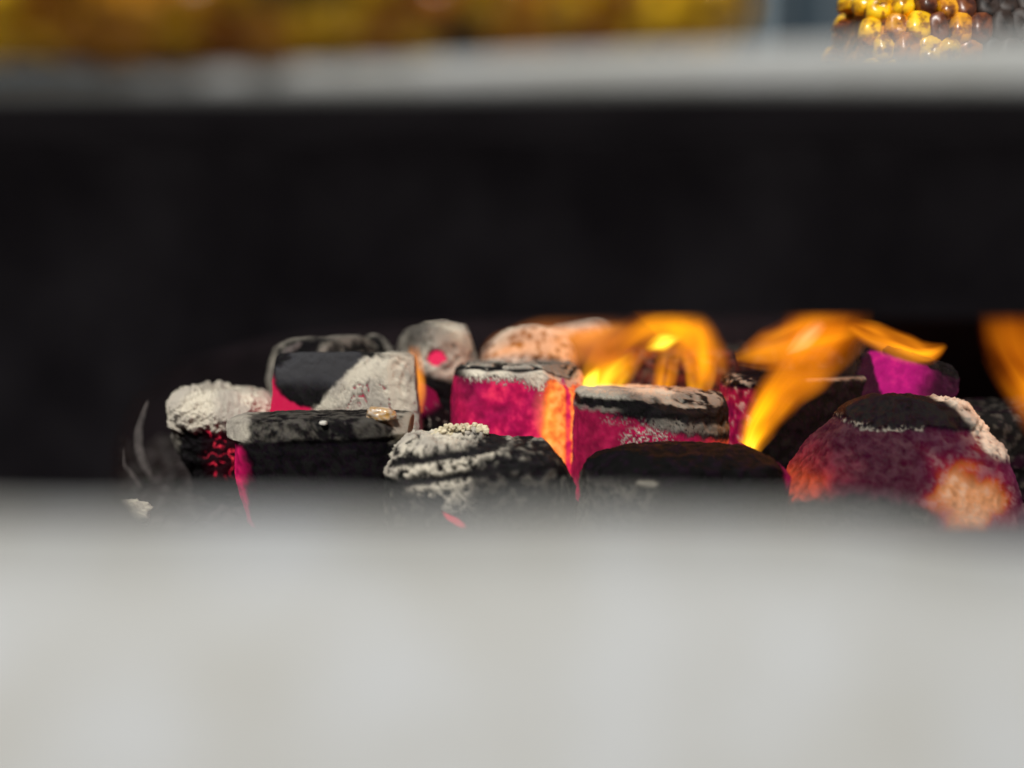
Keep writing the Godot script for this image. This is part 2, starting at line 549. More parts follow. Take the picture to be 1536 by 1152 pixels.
	# centre, crimson block
	coal("bright crimson glowing block at the centre with an ash-fringed top", Vector3(0.0025, -0.001, -0.3160), 0.0231, 0.0175, 0.0430, 3.6,
		[V.call(1.0, 0.02), V.call(1.0, 0.45), V.call(0.975, 0.88), V.call(0.95, 0.965), V.call(0.88, 1.0)], 0.12, Vector2(-0.05, 0.0), 7, 0.0003,
		func(q: Vector3, n: Vector3, cr: float):
			var fringe: float = q.y + n.y * 0.05 + n.z * 0.07 + 0.07 * ss(-0.1, 0.15, q.x) * ss(0.40, 0.2, q.x)
			var ash: float = ss(0.90, 0.93, fringe) * ss(0.99, 0.97, q.y + n.x * 0.03) * ss(-0.95, -0.7, q.x)
			ash = maxf(ash, 0.7 * ss(0.985, 0.995, q.y) * ss(0.1, 0.3, n.y + n.x + 0.3 * q.x))
			var hot := ss(0.22, 0.34, q.x + n.x * 0.08)
			var seam := ss(0.06, 0.02, absf(q.x - 0.62 + n.y * 0.04))
			var e: float = (0.80 + 0.24 * n.y + 0.24 * n.x) * ss(0.955, 0.92, q.y) * (1.0 - 0.30 * ss(0.45, 1.0, absf(q.x + 0.1)))
			e = lerpf(e, 0.94 + 0.2 * n.y, hot) * ss(1.0, 0.95, q.y)
			var hue: float = lerpf(0.22 + 0.05 * n.x, 0.74 - 0.28 * (q.x - 0.3) + 0.25 * n.y, hot) - 0.35 * seam * hot
			return [ash * (1.0 - 0.5 * hot), e, hue, 0.6, 0.0003 * n.y * hot], 320, 130)
	# behind it, ash mounds in flame light
	coal("ash-covered mound behind the crimson block, veiled by flame", Vector3(0.0053, 0.010, -0.3600), 0.0190, 0.0150, 0.0415, 2.3,
		[V.call(0.95, 0.02), V.call(1.0, 0.6), V.call(0.92, 0.82), V.call(0.6, 0.97), V.call(0.3, 1.0)], 0.2, Vector2(0.0, -0.05), 8, 0.0009,
		func(q: Vector3, n: Vector3, cr: float): return [0.95 * ss(0.30, 0.10, n.y), 0.8 * ss(0.8, 0.9, q.x) * ss(0.35, 0.1, absf(n.x)), 0.3, 0.5, 0.0], 200, 90)
	coal("pale ash-edged coal at the back, left of the flame arch", Vector3(0.0341, 0.010, -0.3890), 0.0150, 0.0140, 0.0420, 3.0,
		[V.call(0.95, 0.02), V.call(1.0, 0.7), V.call(0.95, 0.93), V.call(0.8, 1.0)], -0.3, Vector2(0.0, 0.22), 9, 0.0008,
		func(q: Vector3, n: Vector3, cr: float): return [0.9 * ss(0.86, 0.92, q.y + n.y * 0.08), 0.4 * ss(0.9, 0.6, q.y) * ss(-0.2, 0.3, n.x + 0.3), 0.55, 0.5, 0.0], 160, 70)
	# centre right, dull crimson with dark banded top
	coal("dull crimson coal right of centre with a dark banded top and scratchy ash", Vector3(0.0445, -0.001, -0.3000), 0.0252, 0.0170, 0.0365, 2.9,
		[V.call(1.0, 0.02), V.call(1.0, 0.55), V.call(1.0, 0.88), V.call(0.975, 0.97), V.call(0.90, 1.0)], 0.0, Vector2(-0.03, -0.03), 10, 0.0004,
		func(q: Vector3, n: Vector3, cr: float):
			var top := ss(0.72, 0.80, q.y + n.x * 0.06 + 0.13 * q.x + n.y * 0.05 + n.z * 0.03)
			var scratch := ss(1.0, 0.55, blob(q, -0.12, 0.62, 0.42, 0.16)) * ss(0.02, 0.14, n.z + n.y * 0.3)
			var ash: float = scratch * 0.75
			ash = maxf(ash, 0.35 * ss(0.06, 0.01, absf(q.y - 0.76 + 0.05 * q.x + n.y * 0.05)) * ss(-0.1, 0.3, n.z + n.x + 0.4 * q.x))
			ash = maxf(ash, 0.35 * ss(0.03, 0.01, absf(q.y - 0.87 + n.y * 0.03)) * ss(-0.4, -0.6, q.x))
			ash = maxf(ash, 0.7 * ss(0.95, 0.975, q.y + n.y * 0.02) * ss(0.3, -0.1, q.x + n.x))
			ash = maxf(ash, 0.4 * ss(0.96, 0.99, q.y) * ss(-0.05, 0.2, n.y + n.x))
			var e: float = (1.0 - top) * (0.60 + 0.2 * n.y + 0.1 * n.x)
			var spots := ss(1.0, 0.7, blob(q, -0.22, 0.70, 0.09, 0.055)) + ss(1.0, 0.7, blob(q, -0.35, 0.56, 0.14, 0.06))
			e = maxf(e, 0.8 * spots)
			return [ash, e + 0.15 * ss(0.5, 0.9, q.x) * (1.0 - top), 0.24 + 0.3 * ss(0.4, 0.95, q.x), 0.75, 0.0], 300, 120)
	# front centre, ash-striped with grooves
	coal("front centre coal striped with pale ash between dark grooves", Vector3(-0.0098, -0.006, -0.2640), 0.0272, 0.0165, 0.0325, 3.0,
		[V.call(1.0, 0.02), V.call(1.0, 0.50), V.call(0.98, 0.76), V.call(0.92, 0.90), V.call(0.75, 1.0)], -0.12, Vector2(0.0, -0.02), 11, 0.0007,
		func(q: Vector3, n: Vector3, cr: float):
			var slope: float = q.y - 0.17 * (q.x + 0.4) + 0.02 * n.x
			var g1 := ss(0.055, 0.02, absf(slope - 0.745 + n.y * 0.035 + n.z * 0.015))
			var g2 := ss(0.05, 0.02, absf(slope - 0.92 + n.y * 0.04 + n.z * 0.015))
			var left := ss(0.12, -0.08, q.x + n.y * 0.15 - 0.35 * ss(0.8, 0.9, slope))
			var low := ss(-0.75, -0.5, q.x) * ss(0.46, 0.52, q.y + 0.22 * q.x + n.y * 0.06 + 0.1 * n.x)
			var ash: float = 0.97 * left * maxf(ss(0.76, 0.80, slope), low) * ss(-0.30, 0.0, n.y + n.z * 0.5)
			ash = maxf(ash, 0.32 * ss(0.05, 0.35, n.y + n.x * 0.5) * ss(0.74, 0.8, slope))
			ash = maxf(ash, 0.12 * ss(0.0, 0.4, n.y))
			ash *= (1.0 - g1) * (1.0 - g2)
			var e := 0.9 * ss(1.0, 0.6, blob(Vector3(q.x + 0.16 - 0.4 * (0.42 - q.y), q.y - 0.42 + 0.45 * (q.x + 0.16), q.z), 0.0, 0.0, 0.12, 0.05))
			ash *= 1.0 - minf(e * 1.5, 1.0)
			return [ash, e, 0.33, 0.8, -0.0004 * (g1 + g2)], 320, 130)
	# front right of centre, black flat dome
	coal("flat black domed coal at the front with a dull grey left shoulder", Vector3(0.0491, -0.006, -0.2610), 0.0300, 0.0155, 0.0310, 2.6,
		[V.call(0.98, 0.02), V.call(1.0, 0.55), V.call(0.99, 0.76), V.call(0.90, 0.90), V.call(0.6, 1.0)], 0.0, Vector2(0.0, -0.01), 12, 0.0007,
		func(q: Vector3, n: Vector3, cr: float):
			var ash := 0.16 * ss(-0.25, -0.60, q.x + n.x * 0.3) * ss(0.84, 0.70, q.y + n.y * 0.08) * ss(-0.6, 0.6, n.y + n.z * 0.8)
			ash = maxf(ash, 0.35 * ss(1.0, 0.5, blob(q, -0.42, 0.77, 0.12, 0.035) + n.y * 0.3))
			var e := 0.55 * ss(0.86, 0.93, q.x) * ss(0.6, 0.75, q.y)
			return [ash, e, 0.2, 0.35, 0.0], 300, 110, Color(0.55, 0.5, 0.55))
	# behind, reddish coal inside the flame arch
	coal("reddish brown coal standing inside the flame arch", Vector3(0.0625, 0.004, -0.3460), 0.0228, 0.0160, 0.0400, 3.2,
		[V.call(1.0, 0.02), V.call(1.0, 0.55), V.call(0.98, 0.90), V.call(0.86, 1.0)], -0.15, Vector2(-0.02, 0.0), 13, 0.0006,
		func(q: Vector3, n: Vector3, cr: float):
			var bands := ss(0.0, 0.35, absf(0.4 * n.y + 0.4 * sin(q.y * 30.0 + n.x * 3.0)))
			return [0.06 * ss(-0.2, 0.5, n.y), (0.36 + 0.15 * n.x) * (0.45 + 0.55 * bands), 0.50, 0.6, 0.0], 220, 100)
	# right, dark block with glowing left flank
	coal("large dark coal on the right with a glowing red left flank", Vector3(0.0995, -0.001, -0.3130), 0.0272, 0.0170, 0.0405, 4.0,
		[V.call(1.0, 0.02), V.call(1.0, 0.60), V.call(0.99, 0.92), V.call(0.97, 0.98), V.call(0.92, 1.0)], 0.06, Vector2(-0.05, 0.03), 14, 0.0004,
		func(q: Vector3, n: Vector3, cr: float):
			var e := (0.62 + 0.4 * n.y) * ss(-0.66, -0.80, q.x + n.y * 0.08) * ss(0.95, 0.9, q.y)
			var ash: float = 0.22 * ss(0.96, 0.985, q.y + n.y * 0.02) * ss(0.998, 0.985, q.y) * ss(-0.3, 0.1, q.x + n.x * 0.6)
			ash = maxf(ash, 0.4 * ss(-0.70, -0.85, q.x) * ss(0.2, 0.35, n.y))
			return [ash, e, 0.30 + 0.15 * n.x, 0.4, 0.0], 260, 100, Color(0.6, 0.55, 0.6))
	# right back, tilted slab with a magenta face
	coal("tilted slab with a bright magenta face behind the big purple coal", Vector3(0.1205, 0.014, -0.3060), 0.0178, 0.0090, 0.0350, 5.0,
		[V.call(1.0, 0.02), V.call(1.0, 0.6), V.call(0.98, 0.93), V.call(0.93, 1.0)], -0.12, Vector2(-0.05, -0.30), 15, 0.0003,
		func(q: Vector3, n: Vector3, cr: float):
			var face := ss(0.95, 0.91, q.y + n.y * 0.02) * ss(-0.86, -0.78, q.x + n.y * 0.04 + 1.4 * (q.y - 0.90))
			var e: float = face * (0.80 - 0.60 * ss(0.0, 0.7, q.x) + 0.12 * n.y) + 0.20 * (1.0 - face) * ss(0.95, 0.9, q.y) * ss(-0.95, -0.85, q.x)
			return [0.0, e, 0.06, 0.5, 0.0], 220, 100)
	# front right, big trapezoid
	coal("big sloping coal at the front right, purple-brown with a peach-hot corner", Vector3(0.1160, -0.008, -0.2730), 0.0365, 0.0220, 0.0450, 2.7,
		[V.call(1.03, 0.02), V.call(1.0, 0.24), V.call(0.90, 0.48), V.call(0.74, 0.70), V.call(0.56, 0.86), V.call(0.52, 0.92), V.call(0.46, 0.97), V.call(0.35, 1.0)], 0.05, Vector2(-0.04, -0.07), 16, 0.0006,
		func(q: Vector3, n: Vector3, cr: float):
			var top := ss(0.82, 0.86, q.y + n.y * 0.03)
			var warm := ss(-0.40, -0.98, q.x + n.x * 0.15) * ss(0.80, 0.6, q.y)
			var peach := ss(1.20, 0.25, blob(q, 0.30, 0.42, 0.48, 0.46) + 0.35 * n.x + 0.15 * n.y)
			var e: float = 0.25 + 0.06 * n.y + 0.34 * warm * (0.6 + 0.6 * n.y + 0.5 * ss(0.62, 0.45, q.y))
			e += 0.10 * ss(0.10, 0.03, absf(q.y - 0.62 + 0.05 * q.x + n.x * 0.08)) * ss(-0.2, 0.2, q.x)
			e = lerpf(e, 0.74 + 0.30 * n.y, pow(peach, 1.3))
			e *= (1.0 - top) * (1.0 - ss(0.44, 0.36, q.y + 0.35 * pow(q.x + 0.45, 2.0) + n.y * 0.03) * ss(0.1, -0.1, q.x))
			var hue: float = lerpf(lerpf(0.14 - 0.14 * ss(-0.3, 0.1, q.x), 0.36 + 0.2 * ss(0.62, 0.45, q.y), warm), 0.30 + 0.62 * ss(0.35, 1.0, peach), sqrt(peach))
			var ash: float = 0.8 * ss(0.20, 0.14, absf(q.x - 0.56 + 0.9 * (q.y - 0.8))) * ss(0.74, 0.79, q.y + 0.16 * q.x) * ss(-0.2, 0.2, n.y + 0.3)
			ash = maxf(ash, 0.30 * ss(-0.1, 0.3, n.y + n.z * 0.4) * (0.06 + 0.94 * maxf(peach, ss(0.8, 0.95, q.x))) * (1.0 - top))
			ash = maxf(ash, 0.035 * ss(-0.8, 0.8, n.z + n.y) * (1.0 - top))
			ash = maxf(ash, 0.32 * ss(0.02, 0.006, absf(q.y - 0.85 + n.y * 0.04)) * ss(0.1, -0.1, q.x + n.x) * ss(-0.1, 0.2, n.y + n.z))
			return [ash, e, hue, 0.55, 0.0007 * top], 340, 140, Color(0.8, 0.6, 0.72))
	# fillers that close the bed at the right and at the back
	coal("dark coal at the far right edge, behind the big sloping coal", Vector3(0.1720, -0.002, -0.3200), 0.0220, 0.0180, 0.0300, 3.0,
		[V.call(1.0, 0.02), V.call(1.0, 0.6), V.call(0.93, 0.92), V.call(0.7, 1.0)], 0.2, Vector2(0.0, 0.1), 17, 0.0006,
		func(q: Vector3, n: Vector3, cr: float): return [0.06 * ss(0.1, 0.4, n.y), 0.12 * ss(0.0, 0.3, n.x), 0.1, 0.35, 0.0], 130, 60)
	coal("dark coal at the back right behind the leaning flame", Vector3(0.1080, 0.004, -0.3720), 0.0250, 0.0180, 0.0390, 3.0,
		[V.call(1.0, 0.02), V.call(1.0, 0.6), V.call(0.95, 0.92), V.call(0.75, 1.0)], 0.0, Vector2(0.0, 0.0), 18, 0.0007,
		func(q: Vector3, n: Vector3, cr: float): return [0.1 * ss(0.1, 0.4, n.y), 0.2 * ss(0.0, 0.4, n.x), 0.5, 0.35, 0.0], 130, 60)

# ==================================================================== flames
# One tongue: spine points with width, opacity and heat; lens-shaped across, its sides fading out.
func tongue(parent: Node, pts: Array, w: Array, al: Array, heat: Array, pale := 0.0, sd := 1, deep := 0.4) -> void:
	var nu := 44
	var nv := 28
	var st := SurfaceTool.new()
	st.begin(Mesh.PRIMITIVE_TRIANGLES)
	st.set_smooth_group(0)
	var curve := Curve3D.new()
	for i in pts.size():
		var a: Vector3 = pts[maxi(i - 1, 0)]
		var b: Vector3 = pts[mini(i + 1, pts.size() - 1)]
		var t := (b - a) / 6.0
		curve.add_point(pts[i], -t, t)
	var last := pts.size() - 1
	for i in nu + 1:
		var s := float(i) / nu * last
		var k := mini(int(s), last - 1)
		var f := s - k
		f = f * f * (3 - 2 * f)
		var p := curve.sample(k, s - k)
		var d := (curve.sample(k, minf(s - k + 0.03, 1.0)) - curve.sample(k, maxf(s - k - 0.03, 0.0))).normalized()
		var side := d.cross(Vector3.BACK).normalized()
		var ww := lerpf(w[k], w[k + 1], f) * 0.5
		var aa := lerpf(al[k], al[k + 1], f)
		var hh := lerpf(heat[k], heat[k + 1], f)
		for j in nv:
			var a := TAU * j / nv
			var u := cos(a)
			var q := p + side * u * ww + Vector3.BACK * sin(a) * ww * deep
			var streak := n_coarse.get_noise_3d(s * 0.006 + sd, u * 0.02, sd * 0.3)
			var edge := pow(maxf(0.0, 1.0 - u * u), 1.8)
			st.set_color(Color(0, 0, 0, clampf(0.44 * aa * edge * (1.0 + 1.1 * streak), 0, 1)))
			st.set_uv2(Vector2(clampf(hh * (0.72 + 0.28 * edge) + 0.22 * streak, 0.02, 0.98), clampf(pale, 0.07, 0.93)))
			st.add_vertex(q)
	for i in nu:
		for j in nv:
			var a := i * nv + j
			var b := i * nv + (j + 1) % nv
			for v in [a, a + nv, b, b, a + nv, b + nv]:
				st.add_index(v)
	st.generate_normals()
	obj("flame_tongue", st.commit(), M.flame, parent)

func lamp(at: Vector3, e: float, size: float, c: Color) -> void:
	var l := OmniLight3D.new()
	l.name = numbered("flame_light")
	l.position = at
	l.light_energy = e / EXPOSURE
	l.light_color = c
	l.light_size = size
	l.omni_range = 2.0
	l.omni_attenuation = 2.0
	l.shadow_enabled = true
	add_child(l)

func build_flames() -> void:
	var grp := "flames licking up from the coals"
	var warm := Color(1.0, 0.55, 0.12)
	# the arch over the reddish coal
	var a := thing("flame", "bright yellow-orange flame arching over the coals at centre right", "flame", Vector3(0.045, 0.034, -0.315), grp)
	tongue(a, [Vector3(-0.0175, -0.004, 0.004), Vector3(-0.0160, 0.004, 0.002), Vector3(-0.008, 0.013, 0), Vector3(0.004, 0.0215, 0), Vector3(0.013, 0.0205, 0), Vector3(0.0205, 0.011, 0), Vector3(0.0265, 0.002, 0.0)],
		[0.008, 0.014, 0.019, 0.021, 0.021, 0.019, 0.012], [0.8, 0.6, 0.35, 0.55, 0.62, 0.35, 0.0], [0.8, 0.65, 0.32, 0.42, 0.45, 0.32, 0.2], 0.0, 1)
	tongue(a, [Vector3(0.015, 0.024, 0.002), Vector3(0.0175, 0.015, 0.002), Vector3(0.0190, 0.006, 0.002), Vector3(0.0175, -0.004, 0.003)], [0.012, 0.014, 0.012, 0.007], [0.2, 0.5, 0.65, 0.85], [0.35, 0.45, 0.55, 0.8], 0.0, 21)
	tongue(a, [Vector3(-0.001, 0.014, 0.006), Vector3(0.005, 0.0165, 0.006), Vector3(0.012, 0.0185, 0.006)], [0.003, 0.0075, 0.003], [0.0, 0.75, 0.0], [0.7, 0.95, 0.7], 0.0, 2)
	tongue(a, [Vector3(-0.0195, -0.004, 0.008), Vector3(-0.0187, 0.003, 0.008), Vector3(-0.016, 0.009, 0.008)], [0.006, 0.007, 0.003], [0.95, 0.9, 0.0], [1.0, 0.98, 0.7], 0.0, 3)
	tongue(a, [Vector3(-0.014, -0.004, 0.006), Vector3(-0.0115, 0.004, 0.006), Vector3(-0.002, 0.013, 0.004)], [0.009, 0.013, 0.009], [0.85, 0.7, 0.0], [0.92, 0.78, 0.4], 0.0, 4)
	tongue(a, [Vector3(0.006, -0.004, 0.0), Vector3(0.0075, 0.006, 0.0), Vector3(0.009, 0.018, 0.0)], [0.007, 0.010, 0.010], [0.45, 0.40, 0.1], [0.5, 0.45, 0.5], 0.0, 5)
	tongue(a, [Vector3(0.002, 0.021, -0.003), Vector3(0.008, 0.027, -0.003), Vector3(0.013, 0.036, -0.004)], [0.022, 0.022, 0.012], [0.4, 0.45, 0.0], [0.4, 0.4, 0.3], 0.0, 22)
	# thin veil over the ash mound to the left
	var b := thing("flame", "thin orange veil of flame drifting over the ash mound left of the arch", "flame", Vector3(0.010, 0.040, -0.335), grp)
	tongue(b, [Vector3(-0.023, 0.001, 0), Vector3(-0.012, 0.007, 0), Vector3(0.003, 0.0105, 0), Vector3(0.018, 0.009, 0.004), Vector3(0.034, 0.014, 0.008)], [0.006, 0.014, 0.020, 0.024, 0.018], [0.0, 0.24, 0.28, 0.42, 0.0], [0.15, 0.3, 0.3, 0.25, 0.3], 0.45, 6)
	# leaning tongue
	var c := thing("flame", "leaning orange tongue of flame rising from behind the black domed coal", "flame", Vector3(0.073, 0.024, -0.285), grp)
	tongue(c, [Vector3(0.0, -0.003, 0.004), Vector3(0.0035, 0.004, 0.002), Vector3(0.010, 0.013, 0), Vector3(0.017, 0.022, 0), Vector3(0.023, 0.034, 0), Vector3(0.027, 0.050, 0)],
		[0.009, 0.0135, 0.017, 0.023, 0.030, 0.024], [0.9, 0.85, 0.8, 0.7, 0.5, 0.0], [0.75, 0.52, 0.42, 0.38, 0.35, 0.3], 0.0, 7, 0.3)
	tongue(c, [Vector3(-0.003, 0.0235, -0.004), Vector3(0.008, 0.0265, -0.004), Vector3(0.022, 0.031, -0.004), Vector3(0.038, 0.034, -0.004)], [0.006, 0.016, 0.022, 0.014], [0.1, 0.55, 0.5, 0.0], [0.35, 0.38, 0.35, 0.25], 0.12, 8, 0.3)
	tongue(c, [Vector3(0.009, 0.0255, 0.006), Vector3(0.015, 0.0305, 0.006), Vector3(0.021, 0.0365, 0.006)], [0.002, 0.007, 0.006], [0.0, 0.42, 0.0], [0.4, 0.5, 0.4], 0.9, 9, 0.3)
	# crescent
	var d := thing("flame", "crescent-shaped orange flame above the magenta slab", "flame", Vector3(0.1255, 0.047, -0.298), grp)
	tongue(d, [Vector3(-0.017, 0.0105, 0), Vector3(-0.009, 0.0070, 0), Vector3(0.000, 0.0030, 0), Vector3(0.008, 0.0010, 0), Vector3(0.0145, 0.0040, 0)], [0.006, 0.010, 0.011, 0.009, 0.003], [0.1, 0.6, 0.7, 0.75, 0.0], [0.3, 0.38, 0.4, 0.42, 0.35], 0.15, 10)
	# right edge
	var e := thing("flame", "broad dim orange flame curving down at the right edge", "flame", Vector3(0.1440, 0.030, -0.262), grp)
	tongue(e, [Vector3(-0.006, 0.040, 0), Vector3(-0.002, 0.026, 0), Vector3(0.004, 0.017, 0), Vector3(0.011, 0.008, 0), Vector3(0.018, -0.006, 0)], [0.018, 0.022, 0.024, 0.026, 0.022], [0.0, 0.24, 0.42, 0.52, 0.2], [0.1, 0.2, 0.27, 0.28, 0.2], 0.1, 11)
	# slivers
	var f := thing("flame", "thin orange sliver of flame beside the cream block-shaped coal", "flame", Vector3(-0.0325, 0.034, -0.314), grp)
	tongue(f, [Vector3(0.0006, -0.008, 0), Vector3(0.0008, 0.000, 0), Vector3(-0.0002, 0.008, 0), Vector3(-0.001, 0.016, 0)], [0.004, 0.006, 0.007, 0.005], [0.5, 0.5, 0.4, 0.0], [0.35, 0.4, 0.35, 0.2], 0.35, 12)
	var g := thing("flame", "small orange flame lapping the hot corner of the crimson block", "flame", Vector3(0.0120, 0.024, -0.296), grp)
	tongue(g, [Vector3(0.003, -0.005, 0), Vector3(0.000, 0.003, 0), Vector3(-0.0005, 0.009, -0.001), Vector3(0.003, 0.015, -0.002)], [0.010, 0.012, 0.011, 0.005], [0.25, 0.3, 0.25, 0.0], [0.4, 0.4, 0.35, 0.3], 0.4, 13)
	lamp(Vector3(0.053, 0.0555, -0.315), 0.0014, 0.008, warm)
	lamp(Vector3(0.095, 0.052, -0.285), 0.0010, 0.008, warm)
	lamp(Vector3(0.1285, 0.049, -0.298), 0.0003, 0.004, warm)
	lamp(Vector3(0.147, 0.047, -0.262), 0.0005, 0.006, warm)

# ==================================================================== corn
func kernel_mesh(sd: int) -> ArrayMesh:
	# One kernel: a rounded block, x along the cob, y outwards.
	var st := SurfaceTool.new()
	st.begin(Mesh.PRIMITIVE_TRIANGLES)
	st.set_smooth_group(0)
	var nu := 10
	var nv := 6
	for j in nv + 1:
		var t := lerpf(-0.5, PI / 2, float(j) / nv)
		for i in nu:
			var a := TAU * i / nu
			var x := signf(cos(a)) * pow(absf(cos(a)), 0.7)
			var z := signf(sin(a)) * pow(absf(sin(a)), 0.7)
			var r := pow(cos(t), 0.55)
			var k := 1.0 + 0.1 * sin(a * 2.0 + sd * 1.7)
			st.add_vertex(Vector3(x * r * 0.5 * k, sin(t) * 0.5 * (1.0 - 0.12 * sin(a + sd)) - (0.10 if j == nv else 0.0), z * r * 0.5))
	for j in nv:
		for i in nu:
			var a := j * nu + i
			var b := j * nu + (i + 1) % nu
			for v in [a, b, a + nu, b, b + nu, a + nu]:
				st.add_index(v)
	st.generate_normals()
	return st.commit()

func kernel_material(c: Color, rough: float) -> StandardMaterial3D:
	var m := StandardMaterial3D.new()
	m.resource_name = "corn_kernel"
	m.albedo_color = c
	m.roughness = rough
	m.clearcoat_enabled = rough < 0.5
	m.clearcoat = 0.3
	m.albedo_texture = M.scorch
	m.uv1_triplanar = true
	m.uv1_world_triplanar = true
	m.uv1_scale = Vector3(26, 26, 26)
	return m

func cob(o: Node3D, length: float, radius: float, rows: int, klen: float, singles: int, colour_of: Callable, taper: Callable) -> void:
	var meshes := []
	for k in 4:
		meshes.append(kernel_mesh(k))
	var mats := [kernel_material(Color8(255, 212, 22), 0.22), kernel_material(Color8(222, 160, 20), 0.25), kernel_material(Color8(190, 122, 18), 0.3), kernel_material(Color8(112, 60, 20), 0.35), kernel_material(Color8(40, 26, 20), 0.6)]
	# the core
	var st := SurfaceTool.new()
	st.begin(Mesh.PRIMITIVE_TRIANGLES)
	var nx := 30
	for i in nx + 1:
		var x := length * i / nx
		for k in 16:
			var a := TAU * k / 16
			var r: float = radius * taper.call(x) * 0.86 if i > 0 and i < nx else 0.0
			st.add_vertex(Vector3(x, cos(a) * r, sin(a) * r))
	for i in nx:
		for k in 16:
			var a := i * 16 + k
			var b := i * 16 + (k + 1) % 16
			for v in [a, b, a + 16, b, b + 16, a + 16]:
				st.add_index(v)
	st.generate_normals()
	obj("cob_core", st.commit(), kernel_material(Color8(222, 160, 40), 0.6), o)
	var joined := []
	for k in 5:
		var s := SurfaceTool.new()
		s.begin(Mesh.PRIMITIVE_TRIANGLES)
		joined.append(s)
	var count := 0
	var nc := int(length / klen)
	var any := false
	for c in nc:
		for k in rows:
			var a := TAU * (k + 0.5 * sin(c * 0.35)) / rows
			var x := klen * (c + 0.5 + 0.5 * (k % 2)) 
			var r: float = radius * taper.call(x)
			var t := Transform3D(Basis(Vector3.RIGHT, a), Vector3.ZERO)
			var wide := TAU * r / rows * rng.randf_range(0.98, 1.10)
			var b := t.basis * Basis.from_scale(Vector3(klen * rng.randf_range(1.12, 1.40), radius * 0.20 * rng.randf_range(0.6, 1.2), wide * 1.16))
			b = b * Basis.from_euler(Vector3(rng.randf_range(-0.12, 0.12), rng.randf_range(-0.2, 0.2), rng.randf_range(-0.12, 0.12)))
			x += rng.randf_range(-0.12, 0.12) * klen
			var at := Vector3(x, 0, 0) + t.basis * Vector3(0, r * 0.90, 0)
			var which: int = colour_of.call(x, a, rng.randf())
			if count < singles:
				var m := obj("kernel", meshes[rng.randi() % 4], mats[which], o)
				m.transform = Transform3D(b, at)
				count += 1
			else:
				any = true
				joined[which].append_from(meshes[rng.randi() % 4], 0, Transform3D(b, at))
	if any:
		var am := ArrayMesh.new()
		var used_mats := []
		for k in 5:
			var arr = joined[k].commit_to_arrays()
			if arr[Mesh.ARRAY_VERTEX] != null and arr[Mesh.ARRAY_VERTEX].size() > 0:
				am.add_surface_from_arrays(Mesh.PRIMITIVE_TRIANGLES, arr)
				used_mats.append(mats[k])
		var m := MeshInstance3D.new()
		m.name = "kernel_rows"
		m.mesh = am
		for k in used_mats.size():
			am.surface_set_material(k, used_mats[k])
		m.set_meta("kind", "stuff")
		o.add_child(m, true)

func build_corn() -> void:
	var grp := "corn cobs roasting on the grill"
	var right := thing("corn_cob", "glossy charred corn cob at the top right, blackened on its right part", "corn", Vector3(0.1175, 0.1425, -0.3450), grp)
	right.rotation.y = -0.06
	cob(right, 0.18, 0.0345, 22, 0.0064, 290, func(x: float, a: float, r: float):
			var v: float = 1.0 * ss(0.024, 0.048, x) - 0.8 * ss(0.018, 0.004, x) + 0.75 * n_coarse.get_noise_3d(x * 2.2, a * 0.05, 3.0) + 0.60 * r
			return 4 if v > 1.0 else 3 if v > 0.62 else 2 if v > 0.42 else 1 if v > 0.2 else 0,
		func(x: float): return 0.50 + 0.50 * pow(ss(-0.010, 0.020, x), 0.6))
	var left := thing("corn_cob", "large blurred golden corn cob at the top left, lying along the rim", "corn", Vector3(0.0290, 0.1224, -0.1310), grp)
	left.rotation.y = PI + 0.10
	cob(left, 0.20, 0.0190, 20, 0.0052, 0, func(x: float, a: float, r: float):
			var tip := ss(0.022, 0.012, x)
			var far := ss(0.085, 0.110, x)
			var n := n_coarse.get_noise_3d(x * 0.35, a * 0.012, 9.0)
			var burn := ss(0.0, 0.35, n + 0.10) 
			if r < maxf(tip, far):
				return 0
			return 4 if burn > 0.96 and r < 0.3 else 3 if r < 0.07 * burn else 2 if r < 0.12 + 0.2 * burn else 1 if r < 0.6 else 0,
		func(x: float): return 0.70 + 0.30 * pow(ss(-0.01, 0.025, x), 0.6))

# ==================================================================== small loose bits
func flake(parent: Node, called: String, pts: Array, w: float, thick: float, sd: int) -> MeshInstance3D:
	# A curled crust of ash: a strip along pts with a little thickness and ragged sides.
	var st := SurfaceTool.new()
	st.begin(Mesh.PRIMITIVE_TRIANGLES)
	st.set_smooth_group(0)
	var curve := Curve3D.new()
	for i in pts.size():
		var a: Vector3 = pts[maxi(i - 1, 0)]
		var b: Vector3 = pts[mini(i + 1, pts.size() - 1)]
		curve.add_point(pts[i], -(b - a) / 6.0, (b - a) / 6.0)
	var nu := 60
	var nv := 16
	for i in nu + 1:
		var s := float(i) / nu * (pts.size() - 1)
		var k := mini(int(s), pts.size() - 2)
		var p := curve.sample(k, s - k)
		var d := (curve.sample(k, minf(s - k + 0.03, 1.0)) - curve.sample(k, maxf(s - k - 0.03, 0.0))).normalized()
		var side := d.cross(Vector3.BACK).normalized()
		var taper := pow(sin(PI * clampf(float(i) / nu, 0.02, 0.98)), 0.5)
		for j in nv:
			var a := TAU * j / nv
			var ww := w * taper * (1.0 + 0.35 * n_mid.get_noise_3d(p.x + sd, p.y, signf(cos(a))))
			var q := p + side * cos(a) * ww + Vector3.BACK * sin(a) * thick * taper
			var n := n_fine.get_noise_3dv(q + Vector3(sd, 0, 0))
			var c := Color(0.13, 0.115, 0.11).lerp(Color(0.06, 0.055, 0.055), ss(-0.1, 0.4, n))
			st.set_color(c)
			st.add_vertex(q + Vector3(n, n, n) * 0.0002)
	for i in nu:
		for j in nv:
			var a := i * nv + j
			var b := i * nv + (j + 1) % nv
			for v in [a, a + nv, b, b, a + nv, b + nv]:
				st.add_index(v)
	st.generate_normals()
	return obj(called, st.commit(), M.ash, parent)

